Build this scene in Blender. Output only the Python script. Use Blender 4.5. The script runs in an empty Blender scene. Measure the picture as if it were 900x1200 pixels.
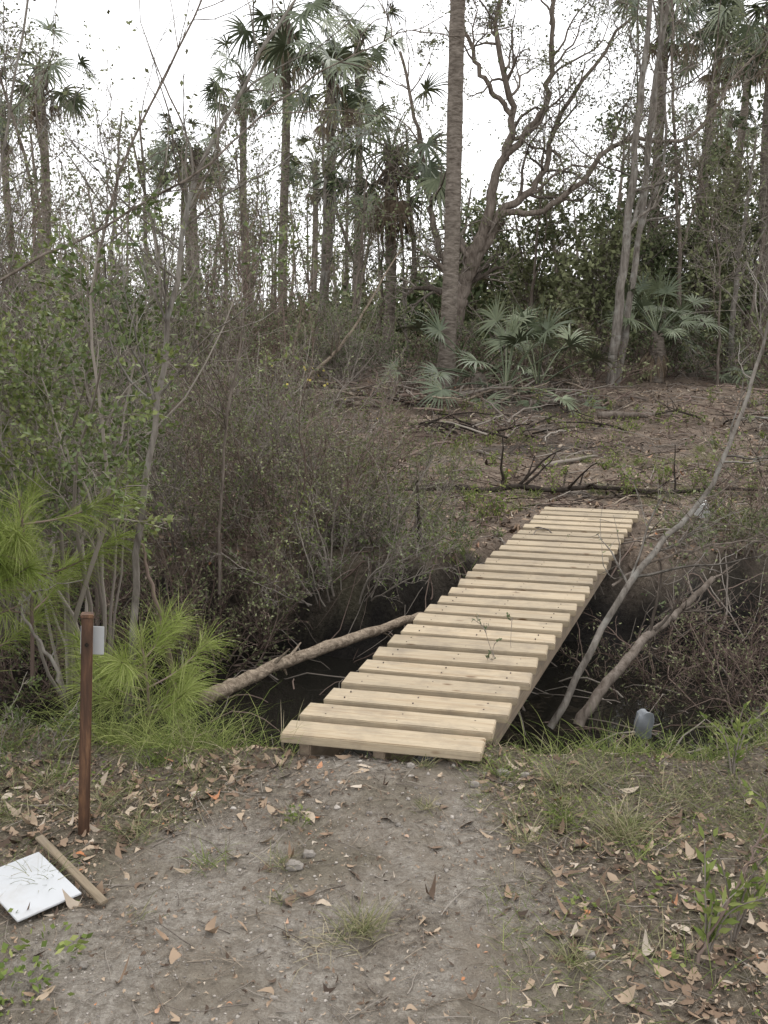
import bpy, math
import numpy as np
rng=np.random.default_rng(11)
scene=bpy.context.scene
UP=np.array([0,0,1.0])

# ------------------------------------------------------------ noise / terrain
def _hash(ix,iy,seed):
    n=(ix.astype(np.int64)*374761393+iy.astype(np.int64)*668265263+seed*1442695041)&0x7fffffff
    n=((n^(n>>13))*1274126177)&0x7fffffff
    n=n^(n>>16)
    return (n&0xffff)/65535.0
def vn(x,y,seed=0):
    x=np.asarray(x,float);y=np.asarray(y,float)
    ix=np.floor(x);iy=np.floor(y);fx=x-ix;fy=y-iy
    fx=fx*fx*(3-2*fx);fy=fy*fy*(3-2*fy)
    ix=ix.astype(np.int64);iy=iy.astype(np.int64)
    a=_hash(ix,iy,seed);b=_hash(ix+1,iy,seed);c=_hash(ix,iy+1,seed);d=_hash(ix+1,iy+1,seed)
    return (a*(1-fx)+b*fx)*(1-fy)+(c*(1-fx)+d*fx)*fy
def fbm(x,y,f,o=4,seed=0):
    s=0;a=1;t=0
    for i in range(o):
        s=s+a*vn(x*f+i*17.3,y*f-i*9.1,seed+i);t+=a;a*=.5;f*=2.03
    return s/t
def sst(a,b,x):
    t=np.clip((x-a)/(b-a),0,1);return t*t*(3-2*t)
def ditch_s(x,y):
    yc=5.52-0.03*x+0.35*(fbm(x,y*0+3,.35,2,5)-.5)*2
    hw=1.62+0.25*(fbm(x,y,.9,2,8)-.5)*2
    return np.abs(y-yc)/hw
def H(x,y):
    x=np.asarray(x,float);y=np.asarray(y,float)
    s=ditch_s(x,y)
    z=-0.075-0.68*(1-sst(.62,1.06,s+0.12*(fbm(x,y,2.2,3,12)-.5)*2))
    z=z+0.66*sst(9,19,y)
    far=sst(7.5,11,y)
    z=z+far*(0.20*(fbm(x,y,.45,4,20)-.5)+.12*(fbm(x,y,2.1,3,24)-.5))*(1-.6*sst(30,60,y))
    z=z+0.05*(fbm(x,y,1.3,3,31)-.5)+0.036*(fbm(x,y,8,4,32)-.5)
    z=z+0.03*np.exp(-(((x-.05)/.45)**2+((y-3.35)/.25)**2))
    # cut flat beneath the deck footprint at the far landing
    u=(x-1.788)*.364+(y-8.22)*.931;v=(x-1.788)*.931-(y-8.22)*.364
    m=(1-sst(.46,.75,np.abs(v)))*sst(-2.2,-1.6,u)*(1-sst(.15,.6,u))
    z=z*(1-m)+m*np.minimum(z,-.075)
    inditch=(1-sst(.7,1.15,s))
    z=z+inditch*0.14*(fbm(x,y,3.5,3,40)-.5)
    return z

# ------------------------------------------------------------ mesh accumulator
class Acc:
    def __init__(s): s.v=[];s.q=[];s.m=[];s.t=[];s.n=0
    def add(s,V,Q,mat=0,tint=None):
        V=np.asarray(V,float).reshape(-1,3);Q=np.asarray(Q,np.int64).reshape(-1,4)
        if tint is None: tint=np.full(len(V),.5)
        tint=np.broadcast_to(tint,(len(V),))
        s.v.append(V);s.q.append(Q+s.n);s.m.append(np.full(len(Q),mat));s.t.append(tint);s.n+=len(V)
    def build(s,name,mats,loc=(0,0,0),smooth=True):
        V=np.concatenate(s.v)-np.array(loc);Q=np.concatenate(s.q);M=np.concatenate(s.m);T=np.concatenate(s.t)
        me=bpy.data.meshes.new(name)
        me.vertices.add(len(V));me.vertices.foreach_set('co',V.astype(np.float32).ravel())
        me.loops.add(len(Q)*4);me.loops.foreach_set('vertex_index',Q.astype(np.int32).ravel())
        me.polygons.add(len(Q));me.polygons.foreach_set('loop_start',(np.arange(len(Q))*4).astype(np.int32))
        me.polygons.foreach_set('material_index',M.astype(np.int32))
        me.polygons.foreach_set('use_smooth',np.full(len(Q),smooth))
        a=me.attributes.new('tint','FLOAT','POINT');a.data.foreach_set('value',T.astype(np.float32))
        for m in mats: me.materials.append(m)
        me.update(calc_edges=True)
        ob=bpy.data.objects.new(name,me);ob.location=loc
        scene.collection.objects.link(ob);return ob

def nrm(v): return v/np.maximum(np.linalg.norm(v,axis=-1,keepdims=True),1e-9)
def rdir(n): return nrm(rng.normal(size=(n,3)))
def tubes(acc,P,R,K=4,mat=0,tint=None):
    P=np.asarray(P,float)
    if P.ndim==2: P=P[None];R=np.asarray(R,float)[None]
    M,N,_=P.shape
    T=nrm(np.gradient(P,axis=1));mt=nrm(P[:,-1]-P[:,0])
    ref=np.where(np.abs(mt[:,2:3])<.8,np.array([[0,0,1.]]),np.array([[1.,0.1,0]]))
    n1=nrm(np.cross(T,ref[:,None,:]));n2=np.cross(T,n1)
    a=np.arange(K)/K*2*np.pi
    V=P[:,:,None,:]+R[:,:,None,None]*(np.cos(a)[None,None,:,None]*n1[:,:,None,:]+np.sin(a)[None,None,:,None]*n2[:,:,None,:])
    i=np.arange(M)[:,None,None]*N*K;j=np.arange(N-1)[None,:,None]*K;k=np.arange(K)[None,None,:];k2=(k+1)%K
    Q=np.stack([i+j+k,i+j+k2,i+j+K+k2,i+j+K+k],-1)
    if tint is None: tint=rng.random(M)
    tt=np.repeat(np.broadcast_to(tint,(M,)),N*K)
    acc.add(V,Q,mat,tt)
def ribbons(acc,P,W,S,mat=0,tint=None):
    M,N,_=P.shape
    V=np.stack([P-S*W[...,None],P+S*W[...,None]],2)
    i=np.arange(M)[:,None]*N*2;j=np.arange(N-1)[None,:]*2
    Q=np.stack([i+j,i+j+1,i+j+3,i+j+2],-1)
    if tint is None: tint=rng.random(M)
    acc.add(V,Q,mat,np.repeat(np.broadcast_to(tint,(M,)),N*2))
def leaves(acc,C,L,W,mat=0,tint=None,D=None,flat=0.0):
    n=len(C)
    if D is None: D=rdir(n)
    D=nrm(D+np.array([0,0,-flat]))
    S=nrm(np.cross(D,rdir(n)))
    L=np.broadcast_to(L,(n,))[:,None];W=np.broadcast_to(W,(n,))[:,None]
    V=np.stack([C,C+D*L*.45+S*W,C+D*L,C+D*L*.45-S*W],1)
    Q=np.arange(n*4).reshape(n,4)
    if tint is None: tint=rng.random(n)
    acc.add(V,Q,mat,np.repeat(tint,4))
def wander(st,d,L,N,jit,up=0.0):
    P=[st];d=nrm(d);step=(np.broadcast_to(L,(len(st),))/(N-1))[:,None]
    for i in range(N-1):
        d=nrm(d+jit*rng.normal(size=d.shape)+up*UP);P.append(P[-1]+d*step)
    return np.stack(P,1)
def sample(P,R,n,t0=0.,t1=1.,idx=None):
    M,N,_=P.shape
    if idx is None: idx=rng.integers(0,M,n)
    t=(t0+(t1-t0)*rng.random(n))*(N-1);k=np.minimum(t.astype(int),N-2);f=(t-k)[:,None]
    pos=P[idx,k]*(1-f)+P[idx,k+1]*f;T=nrm(P[idx,k+1]-P[idx,k])
    r=R[idx,k]*(1-f[:,0])+R[idx,k+1]*f[:,0]
    return pos,T,r,idx,t/(N-1)
def kids(P,R,n,L,N=5,ang=.8,jit=.2,up=.05,t0=.2,t1=1,rs=.6,rmin=.002,tipf=.3):
    pos,T,r,idx,t=sample(P,R,n,t0,t1)
    perp=nrm(np.cross(T,rdir(n)));a=ang*(.6+.8*rng.random(n))[:,None]
    d=np.cos(a)*T+np.sin(a)*perp
    Ls=(L[0]+(L[1]-L[0])*rng.random(n))*(1.15-.5*t)
    Q=wander(pos,d,Ls,N,jit,up)
    r0=np.maximum(r*rs,rmin);RR=r0[:,None]*np.linspace(1,tipf,N)[None]
    return Q,np.maximum(RR,rmin*.6)
def spl(pts,N):
    pts=np.asarray(pts,float);n=len(pts);t=np.linspace(0,n-1,N)
    pe=np.vstack([2*pts[0]-pts[1],pts,2*pts[-1]-pts[-2]])
    k=np.minimum(t.astype(int),n-2);f=(t-k)[:,None]
    p0,p1,p2,p3=pe[k],pe[k+1],pe[k+2],pe[k+3]
    return .5*((2*p1)+(-p0+p2)*f+(2*p0-5*p1+4*p2-p3)*f**2+(-p0+3*p1-3*p2+p3)*f**3)

# ------------------------------------------------------------ materials
def mat_new(name):
    m=bpy.data.materials.new(name);m.use_nodes=True;nt=m.node_tree
    for n in list(nt.nodes): nt.nodes.remove(n)
    out=nt.nodes.new('ShaderNodeOutputMaterial');return m,nt,out
def nd(nt,t,**k):
    n=nt.nodes.new(t)
    for a,b in k.items(): setattr(n,a,b)
    return n
def setin(n,**k):
    for a,b in k.items(): n.inputs[a.replace('_',' ')].default_value=b
def mixc(nt,fac,a,b,mode='MIX'):
    n=nd(nt,'ShaderNodeMix',data_type='RGBA',blend_type=mode)
    for sock,v in ((0,fac),(6,a),(7,b)):
        if isinstance(v,bpy.types.NodeSocket): nt.links.new(v,n.inputs[sock])
        else: n.inputs[sock].default_value=v if sock==0 else (*v,1)
    return n.outputs[2]
def attr(nt,name): return nd(nt,'ShaderNodeAttribute',attribute_name=name).outputs['Fac']
def noise(nt,scale,detail=4,rough=.55,vec=None,dist=0):
    n=nd(nt,'ShaderNodeTexNoise');n.inputs['Scale'].default_value=scale;n.inputs['Detail'].default_value=detail
    n.inputs['Roughness'].default_value=rough;n.inputs['Distortion'].default_value=dist
    if vec is not None: nt.links.new(vec,n.inputs['Vector'])
    return n.outputs['Fac']
def coord(nt,sc=(1,1,1),kind='Object',loc=None):
    tc=nd(nt,'ShaderNodeTexCoord');mp=nd(nt,'ShaderNodeMapping');mp.inputs['Scale'].default_value=sc
    nt.links.new(tc.outputs[kind],mp.inputs['Vector'])
    if loc is not None: nt.links.new(loc,mp.inputs['Location'])
    return mp.outputs['Vector']
def ramp(nt,fac,stops):
    r=nd(nt,'ShaderNodeValToRGB');cr=r.color_ramp
    while len(cr.elements)<len(stops): cr.elements.new(.5)
    for e,(p,c) in zip(cr.elements,stops):
        e.position=p;e.color=(*c,1) if len(c)==3 else c
    nt.links.new(fac,r.inputs['Fac']);return r.outputs['Color']
def leaf_mat(name,stops,rough=.5,tr=.25,spec=.3):
    m,nt,out=mat_new(name)
    c=ramp(nt,attr(nt,'tint'),stops)
    if spec>0:
        b=nd(nt,'ShaderNodeBsdfPrincipled');nt.links.new(c,b.inputs['Base Color']);setin(b,Roughness=rough);b.inputs['Specular IOR Level'].default_value=spec
    else:
        b=nd(nt,'ShaderNodeBsdfDiffuse');nt.links.new(c,b.inputs['Color'])
    if tr<=0: nt.links.new(b.outputs[0],out.inputs[0]);return m
    t=nd(nt,'ShaderNodeBsdfTranslucent');nt.links.new(c,t.inputs['Color'])
    mx=nd(nt,'ShaderNodeMixShader');mx.inputs[0].default_value=tr
    nt.links.new(b.outputs[0],mx.inputs[1]);nt.links.new(t.outputs[0],mx.inputs[2]);nt.links.new(mx.outputs[0],out.inputs[0]);return m
def bark_mat(name,c1,c2,sc=(14,14,3),bump=.6,rough=.85,lichen=None):
    m,nt,out=mat_new(name);v=coord(nt,sc)
    f=noise(nt,1.6,4,.65,v,.4)
    c=ramp(nt,f,[(.32,c1),(.68,c2)])
    t=attr(nt,'tint');mm=nd(nt,'ShaderNodeMapRange');mm.inputs[3].default_value=.6;mm.inputs[4].default_value=1.35
    nt.links.new(t,mm.inputs[0]);hs=nd(nt,'ShaderNodeHueSaturation');nt.links.new(mm.outputs[0],hs.inputs['Value']);nt.links.new(c,hs.inputs['Color'])
    c=hs.outputs[0]
    if lichen:
        v2=coord(nt,(1,1,1));f2=ramp(nt,noise(nt,7,3,.6,v2),[(.52,(0,0,0)),(.7,(.8,.8,.8))]);c=mixc(nt,f2,c,lichen)
    b=nd(nt,'ShaderNodeBsdfDiffuse');nt.links.new(c,b.inputs['Color'])
    if bump:
        bp=nd(nt,'ShaderNodeBump');bp.inputs['Strength'].default_value=bump;bp.inputs['Distance'].default_value=.03
        nt.links.new(f,bp.inputs['Height']);nt.links.new(bp.outputs[0],b.inputs['Normal'])
    nt.links.new(b.outputs[0],out.inputs[0]);return m
def twig_mat(name,c1,c2):
    return leaf_mat(name,[(0,c1),(1,c2)],tr=0,spec=0)

M_dark=leaf_mat('leaf_dark_green',[(0,(.045,.058,.032)),(.6,(.115,.142,.072)),(1,(.215,.238,.13))],tr=0,spec=0)  # greens raised: background haze is put into the leaf colour
M_olive=leaf_mat('leaf_olive',[(0,(.08,.09,.048)),(.6,(.168,.182,.095)),(1,(.275,.285,.165))],tr=0,spec=0)
M_myrtle=leaf_mat('leaf_shrub_green',[(0,(.04,.06,.02)),(.6,(.125,.16,.05)),(1,(.25,.27,.09))],tr=.15,spec=.35)
M_grass=leaf_mat('grass_blades',[(0,(.10,.12,.05)),(.45,(.19,.2,.095)),(.75,(.28,.25,.15)),(1,(.42,.36,.25))],tr=.15,spec=0)
M_lush=leaf_mat('grass_green',[(0,(.085,.12,.035)),(.6,(.165,.205,.06)),(1,(.30,.32,.12))],tr=.2,spec=0)
M_bright=leaf_mat('pine_needles_green',[(0,(.12,.16,.035)),(.6,(.24,.29,.08)),(1,(.38,.40,.17))],tr=.2,spec=0)
M_palm=leaf_mat('palm_frond_green',[(0,(.05,.064,.038)),(.6,(.12,.142,.082)),(1,(.21,.23,.14))],rough=.4,tr=0,spec=.25)
M_palmdead=leaf_mat('palm_frond_dead',[(0,(.11,.085,.06)),(1,(.23,.18,.13))],tr=0,spec=0)
M_litter=leaf_mat('dead_leaves',[(0,(.05,.035,.026)),(.3,(.13,.09,.063)),(.6,(.24,.165,.11)),(.88,(.36,.28,.2)),(.975,(.42,.36,.29)),(1,(.38,.15,.06))],rough=.7,tr=0,spec=.15)
M_yellow=leaf_mat('yellow_flowers',[(0,(.4,.33,.08)),(1,(.55,.47,.14))],tr=0,spec=0)
M_bark=bark_mat('bark_grey',(.085,.073,.062),(.25,.225,.195),lichen=(.29,.28,.25))
M_barkd=bark_mat('bark_brown',(.085,.068,.055),(.225,.19,.16))
M_barkp=bark_mat('bark_palm',(.09,.074,.06),(.255,.22,.185),sc=(5,5,16),bump=1)
M_twig=twig_mat('twig_grey',(.12,.10,.085),(.31,.275,.235))
M_twigr=twig_mat('twig_redbrown',(.085,.06,.05),(.23,.175,.145))
M_pale=bark_mat('dead_wood_pale',(.17,.135,.10),(.36,.30,.235),sc=(12,12,12))
M_log=bark_mat('log_bark',(.13,.10,.075),(.33,.27,.205),sc=(20,20,20),bump=1)
M_black=bark_mat('muddy_wood_dark',(.018,.015,.013),(.07,.058,.048),bump=0)
M_stone=bark_mat('pebble_grey',(.17,.15,.13),(.34,.31,.275),sc=(20,20,20),bump=.3)

def ground_material():
    m,nt,out=mat_new('ground_soil');v=coord(nt,(1,1,1))
    n1=noise(nt,2.4,4,.65,v);n2=noise(nt,30,6,.85,v,.3);n3=noise(nt,150,2,.65,v);nb=noise(nt,.5,3,.6,v)
    lit=ramp(nt,n2,[(.35,(.065,.05,.037)),(.5,(.20,.162,.12)),(.64,(.37,.31,.24))])
    grn=ramp(nt,n2,[(.36,(.065,.062,.036)),(.64,(.235,.22,.13))])
    lit=mixc(nt,ramp(nt,n1,[(.45,(0,0,0)),(.62,(.7,.7,.7))]),lit,grn)
    pth=ramp(nt,n2,[(.35,(.20,.172,.138)),(.5,(.42,.375,.318)),(.65,(.60,.55,.48))])
    pth=mixc(nt,ramp(nt,n3,[(.42,(0,0,0)),(.62,(.5,.5,.5))]),pth,(.24,.2,.16))
    pth=mixc(nt,ramp(nt,n1,[(.46,(0,0,0)),(.6,(.65,.65,.65))]),pth,(.29,.24,.185))
    c=mixc(nt,attr(nt,'path'),lit,pth)
    fr=ramp(nt,n2,[(.35,(.09,.068,.052)),(.5,(.235,.178,.135)),(.65,(.41,.33,.26))])
    fr=mixc(nt,ramp(nt,nb,[(.42,(0,0,0)),(.6,(.6,.6,.6))]),fr,(.28,.22,.165))
    fr=mixc(nt,ramp(nt,n1,[(.48,(0,0,0)),(.6,(.65,.65,.65))]),fr,(.12,.09,.068))
    c=mixc(nt,attr(nt,'far'),c,fr)
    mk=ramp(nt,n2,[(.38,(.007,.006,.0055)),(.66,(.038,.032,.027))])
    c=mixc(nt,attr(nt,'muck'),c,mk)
    b=nd(nt,'ShaderNodeBsdfPrincipled');nt.links.new(c,b.inputs['Base Color'])
    mr=nd(nt,'ShaderNodeMapRange');mr.inputs[3].default_value=.95;mr.inputs[4].default_value=.5;nt.links.new(attr(nt,'muck'),mr.inputs[0]);nt.links.new(mr.outputs[0],b.inputs['Roughness'])
    b.inputs['Specular IOR Level'].default_value=.2
    bp=nd(nt,'ShaderNodeBump');bp.inputs['Strength'].default_value=1;bp.inputs['Distance'].default_value=.05;nt.links.new(n2,bp.inputs['Height'])
    nt.links.new(bp.outputs[0],b.inputs['Normal']);nt.links.new(b.outputs[0],out.inputs[0]);return m
def path_mask(x,y):
    cx=0.0-0.32*(3.5-y);w=.38+.30*(3.5-y)
    w=w+.5*(fbm(x,y,1.6,3,50)-.5)
    m=1-sst(w*.6,w*1.4,np.abs(x-cx))
    return m*(1-sst(3.55,3.85,y))*(.45+.55*sst(.33,.6,fbm(x,y,3,4,51)))
def ground():
    xs=np.concatenate([-12-np.geomspace(.2,240,50)[::-1],np.arange(-12,-3,.1),np.arange(-3,3.6,.02),np.arange(3.6,12,.1),12+np.geomspace(.2,240,50)])
    ys=np.concatenate([np.linspace(-60,0,20),np.arange(.2,1.5,.1),np.arange(1.5,9,.02),np.arange(9,30,.08),30+np.geomspace(.1,300,60)])
    X,Y=np.meshgrid(xs,ys);Z=H(X,Y)
    nx,ny=len(xs),len(ys);V=np.stack([X,Y,Z],-1).reshape(-1,3)
    i=np.arange(nx-1)[None,:];j=np.arange(ny-1)[:,None]*nx
    Q=np.stack([i+j,i+j+1,i+j+nx+1,i+j+nx],-1).reshape(-1,4)
    a=Acc();a.add(V,Q,0);ob=a.build('ground',[ground_material()]);me=ob.data
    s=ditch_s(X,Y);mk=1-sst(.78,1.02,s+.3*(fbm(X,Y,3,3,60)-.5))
    f=fbm(X*.5,Y*2,.9,4,61)
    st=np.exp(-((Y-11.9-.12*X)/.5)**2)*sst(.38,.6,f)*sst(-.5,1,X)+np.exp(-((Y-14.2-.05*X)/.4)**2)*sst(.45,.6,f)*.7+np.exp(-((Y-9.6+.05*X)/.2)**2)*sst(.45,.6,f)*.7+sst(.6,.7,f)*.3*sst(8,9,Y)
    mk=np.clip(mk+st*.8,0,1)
    fa=sst(6.5,7.3,Y)*(1-.8*sst(20,30,Y))
    for n,arr in (('muck',mk),('path',path_mask(X,Y)),('far',fa)):
        at=me.attributes.new(n,'FLOAT','POINT');at.data.foreach_set('value',arr.astype(np.float32).ravel())
ground()

m,nt,out=mat_new('ditch_water');b=nd(nt,'ShaderNodeBsdfPrincipled');b.inputs['Base Color'].default_value=(.012,.011,.009,1);setin(b,Roughness=.04);b.inputs['IOR'].default_value=1.33
bp=nd(nt,'ShaderNodeBump');bp.inputs['Strength'].default_value=.15;bp.inputs['Distance'].default_value=.01;nt.links.new(noise(nt,9,3,.5,coord(nt)),bp.inputs['Height']);nt.links.new(bp.outputs[0],b.inputs['Normal']);nt.links.new(b.outputs[0],out.inputs[0])
a=Acc();a.add([(-40,3.9,-.70),(40,3.9,-.70),(40,7.2,-.70),(-40,7.2,-.70)],[(0,1,2,3)]);a.build('ditch_water',[m])

# ------------------------------------------------------------ wooden footbridge
def wood_mat(name,c1,c2,knots=True,dirt=.5,axis=0):
    m,nt,out=mat_new(name)
    oi=nd(nt,'ShaderNodeObjectInfo');cb=nd(nt,'ShaderNodeCombineXYZ')
    mu=nd(nt,'ShaderNodeMath',operation='MULTIPLY');mu.inputs[1].default_value=37;nt.links.new(oi.outputs['Random'],mu.inputs[0])
    for k in range(3): nt.links.new(mu.outputs[0],cb.inputs[k])
    sc=(1.2,22,22);v=coord(nt,sc,loc=cb.outputs[0])
    g=noise(nt,1.5,5,.6,v,1.2);fine=noise(nt,7,3,.6,v)
    c=ramp(nt,g,[(.3,c1),(.52,c2),(.62,tuple(x*.8 for x in c2)),(.8,c2)])
    c=mixc(nt,ramp(nt,fine,[(.45,(0,0,0)),(.75,(.4,.4,.4))]),c,tuple(x*.6 for x in c1))
    if knots:
        vo=nd(nt,'ShaderNodeTexVoronoi');vo.inputs['Scale'].default_value=1;nt.links.new(coord(nt,(4,9,9),loc=cb.outputs[0]),vo.inputs['Vector'])
        k=ramp(nt,vo.outputs['Distance'],[(.06,(1,1,1)),(.13,(0,0,0))]);c=mixc(nt,k,c,(.16,.095,.045))
    d=noise(nt,6,6,.7,coord(nt,(1,1,1),loc=cb.outputs[0]))
    c=mixc(nt,ramp(nt,d,[(.47,(0,0,0)),(.66,(dirt,)*3)]),c,(.2,.165,.125))
    hs=nd(nt,'ShaderNodeHueSaturation');mm=nd(nt,'ShaderNodeMapRange');mm.inputs[3].default_value=.76;mm.inputs[4].default_value=1.05
    nt.links.new(oi.outputs['Random'],mm.inputs[0]);nt.links.new(mm.outputs[0],hs.inputs['Value']);nt.links.new(c,hs.inputs['Color'])
    b=nd(nt,'ShaderNodeBsdfPrincipled');nt.links.new(hs.outputs[0],b.inputs['Base Color']);setin(b,Roughness=.7);b.inputs['Specular IOR Level'].default_value=.25
    bp=nd(nt,'ShaderNodeBump');bp.inputs['Strength'].default_value=.35;bp.inputs['Distance'].default_value=.004;nt.links.new(g,bp.inputs['Height']);nt.links.new(bp.outputs[0],b.inputs['Normal'])
    nt.links.new(b.outputs[0],out.inputs[0]);return m
W_deck=wood_mat('new_pine_lumber',(.32,.24,.15),(.44,.36,.25))
W_beam=wood_mat('beam_lumber',(.23,.17,.12),(.35,.275,.2),dirt=.8)
import bmesh
def box(name,size,loc,rotz,mat,parent=None,bev=.004,tilt=(0,0),jit=0):
    me=bpy.data.meshes.new(name);bm=bmesh.new();bmesh.ops.create_cube(bm,size=1)
    for v in bm.verts:
        v.co.x*=size[0];v.co.y*=size[1];v.co.z*=size[2]
        if jit: v.co.x+=rng.normal()*jit;v.co.y+=rng.normal()*jit*.3
    bmesh.ops.bevel(bm,geom=bm.edges[:],offset=bev,segments=2,affect='EDGES')
    bm.to_mesh(me);bm.free();me.materials.append(mat)
    ob=bpy.data.objects.new(name,me);ob.location=loc;ob.rotation_euler=(tilt[0],tilt[1],rotz);scene.collection.objects.link(ob)
    if parent: ob.parent=parent
    return ob
def empty(name,loc=(0,0,0)):
    e=bpy.data.objects.new(name,None);e.location=loc;scene.collection.objects.link(e);return e
A=np.array([-.413,3.62]);B=np.array([.350,3.411]);C=np.array([1.396,8.30]);D=np.array([2.18,8.145])
br=empty('wooden_footbridge')
n=26
ax=nrm(((B-A)+(D-C))/2);yaw=math.atan2(ax[1],ax[0])
m0=(A+B)/2;m1=(C+D)/2;bd=nrm(m1-m0);byaw=math.atan2(bd[1],bd[0])
L=np.linalg.norm(m1-m0)
for i in range(n):
    t=(.07+i*(L-.14)/(n-1))
    c=m0+bd*t+ax*rng.normal()*.006
    box(f'plank_{i+1}',(.79,.142,.038),(c[0],c[1],-.019+rng.normal()*.002),yaw+rng.normal()*.008,W_deck,br,.004,(rng.normal()*.008,rng.normal()*.003),jit=.003)
for k,off in enumerate((-.30,.0,.30)):
    c=(m0+m1)/2+ax*off
    box(f'stringer_{k+1}',(L-.06,.05,.18),(c[0],c[1],-.038-.093),byaw,W_beam,br)
acc=Acc()
for i in range(n):
    t=(.07+i*(L-.14)/(n-1))
    for off in (-.30,0,.30):
        for s in (-.035,.035):
            c=m0+bd*(t+s)+ax*off
            p=np.array([[c[0],c[1],-.004],[c[0],c[1],.0018],[c[0],c[1],.0022]])
            tubes(acc,p,np.array([.0035,.0035,.0001]),8,0)
sc_=acc.build('screw_heads',[M_barkd]);sc_.parent=br

# ------------------------------------------------------------ marker post, sign, stake
def post_mat():
    m,nt,out=mat_new('post_rusty_brown');v=coord(nt,(18,18,2.5))
    f=noise(nt,1.5,6,.7,v,.5);c=ramp(nt,f,[(.3,(.03,.018,.012)),(.48,(.08,.042,.026)),(.62,(.16,.085,.045)),(.78,(.32,.23,.16))])
    b=nd(nt,'ShaderNodeBsdfPrincipled');nt.links.new(c,b.inputs['Base Color']);setin(b,Roughness=.45);b.inputs['Specular IOR Level'].default_value=.4
    bp=nd(nt,'ShaderNodeBump');bp.inputs['Strength'].default_value=.5;bp.inputs['Distance'].default_value=.004;nt.links.new(f,bp.inputs['Height']);nt.links.new(bp.outputs[0],b.inputs['Normal'])
    nt.links.new(b.outputs[0],out.inputs[0]);return m
def paint(name,col,rough=.5,dirt=(.4,.36,.3)):
    m,nt,out=mat_new(name);f=noise(nt,5,6,.7,coord(nt));c=mixc(nt,ramp(nt,f,[(.52,(0,0,0)),(.75,(.5,.5,.5))]),col,dirt)
    b=nd(nt,'ShaderNodeBsdfPrincipled');nt.links.new(c,b.inputs['Base Color']);setin(b,Roughness=rough);nt.links.new(b.outputs[0],out.inputs[0]);return m
PM=post_mat();WM=paint('white_paint',(.44,.45,.46),dirt=(.32,.29,.25))
px,py=-1.0,3.0;pz=float(H(px,py))
mp=empty('marker_post',(px,py,pz));mp.rotation_euler=(0,.075,0)
box('post',(.036,.034,.86),(0,0,.32),.25,PM,mp,.004)
box('reflector_plate',(.074,.004,.095),(.008,.03,.66),.1,paint('white_plate',(.42,.43,.43)),mp,.001)
box('post_cap',(.041,.038,.012),(0,0,.753),.25,PM,mp,.003)
box('bolt',(.012,.046,.012),(0,-.002,.66),.25,M_black,mp,.003)
sx,sy=-1.05,2.63
sb=empty('white_sign_board',(sx,sy,float(H(sx,sy))+.025))
d=nrm(np.array([.197,-.21]));sy_=math.atan2(d[1],d[0])
box('panel',(.289,.192,.006),(0,0,.008),sy_,WM,sb,.0015,(.02,.03))
box('backing_strip',(.05,.18,.018),(0,0,-.004),sy_,W_beam,sb,.002,(.02,.03))
q0=np.array([-1.13,2.90]);q1=np.array([-.79,2.52]);qc=(q0+q1)/2;dd=q1-q0
box('wooden_stake',(.46,.026,.010),(qc[0]+.0,qc[1]+.02,float(H(qc[0],qc[1]))+.03),math.atan2(dd[1],dd[0]),wood_mat('stake_wood',(.13,.10,.065),(.22,.175,.12),dirt=.8),None,.002,(.1,.03))

# ------------------------------------------------------------ palms
def fan_fronds(acc,o,n,el0,el1,pet,seg,mat,droop=.35,ns=22,az=None,wid=.022,spanw=2.0):
    az=rng.random(n)*2*np.pi if az is None else az
    el=el0+(el1-el0)*rng.random(n)
    d=np.stack([np.cos(az)*np.cos(el),np.sin(az)*np.cos(el),np.sin(el)],-1)
    pl=pet*(.7+.6*rng.random(n))
    N=6;P=[np.repeat(o[None],n,0)];dc=d.copy()
    for i in range(N-1):
        dc=nrm(dc-UP*droop*.3);P.append(P[-1]+dc*(pl/(N-1))[:,None])
    P=np.stack(P,1);tubes(acc,P,np.broadcast_to(np.linspace(.018,.008,N),(n,N)),3,mat)
    Ax=nrm(dc-UP*droop*.5);S=nrm(np.cross(Ax,UP+.6*rdir(n)));Nn=np.cross(S,Ax)
    th=np.linspace(-spanw,spanw,ns)[None]+rng.normal(size=(n,ns))*.07
    dirs=np.cos(th)[...,None]*Ax[:,None]+np.sin(th)[...,None]*S[:,None]+.3*np.abs(np.sin(th))[...,None]*Nn[:,None]
    dirs=nrm(dirs).reshape(-1,3);sl=(seg*(.7+.5*rng.random((n,1)))*(1-.35*np.abs(th)/spanw)*(.75+.4*rng.random((n,ns)))).reshape(-1)
    st=np.repeat(P[:,-1],ns,0);Q=[st];dd=dirs;Ns=6
    for i in range(Ns-1):
        dd=nrm(dd-UP*droop*(.1+.55*i/Ns)*(.6+.9*rng.random((len(dd),1))));Q.append(Q[-1]+dd*(sl/(Ns-1))[:,None])
    Q=np.stack(Q,1);Sd=nrm(np.cross(dirs,np.repeat(Nn,ns,0)))
    W=np.broadcast_to(np.array([.3,1.1,1,.7,.4,.05])*wid,(len(Q),Ns))
    ti=np.clip(np.repeat(rng.random(n)*.7,ns)+.3*rng.random(n*ns),0,1)
    ribbons(acc,Q,W,np.repeat(Sd[:,None],Ns,1),mat,ti)
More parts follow.
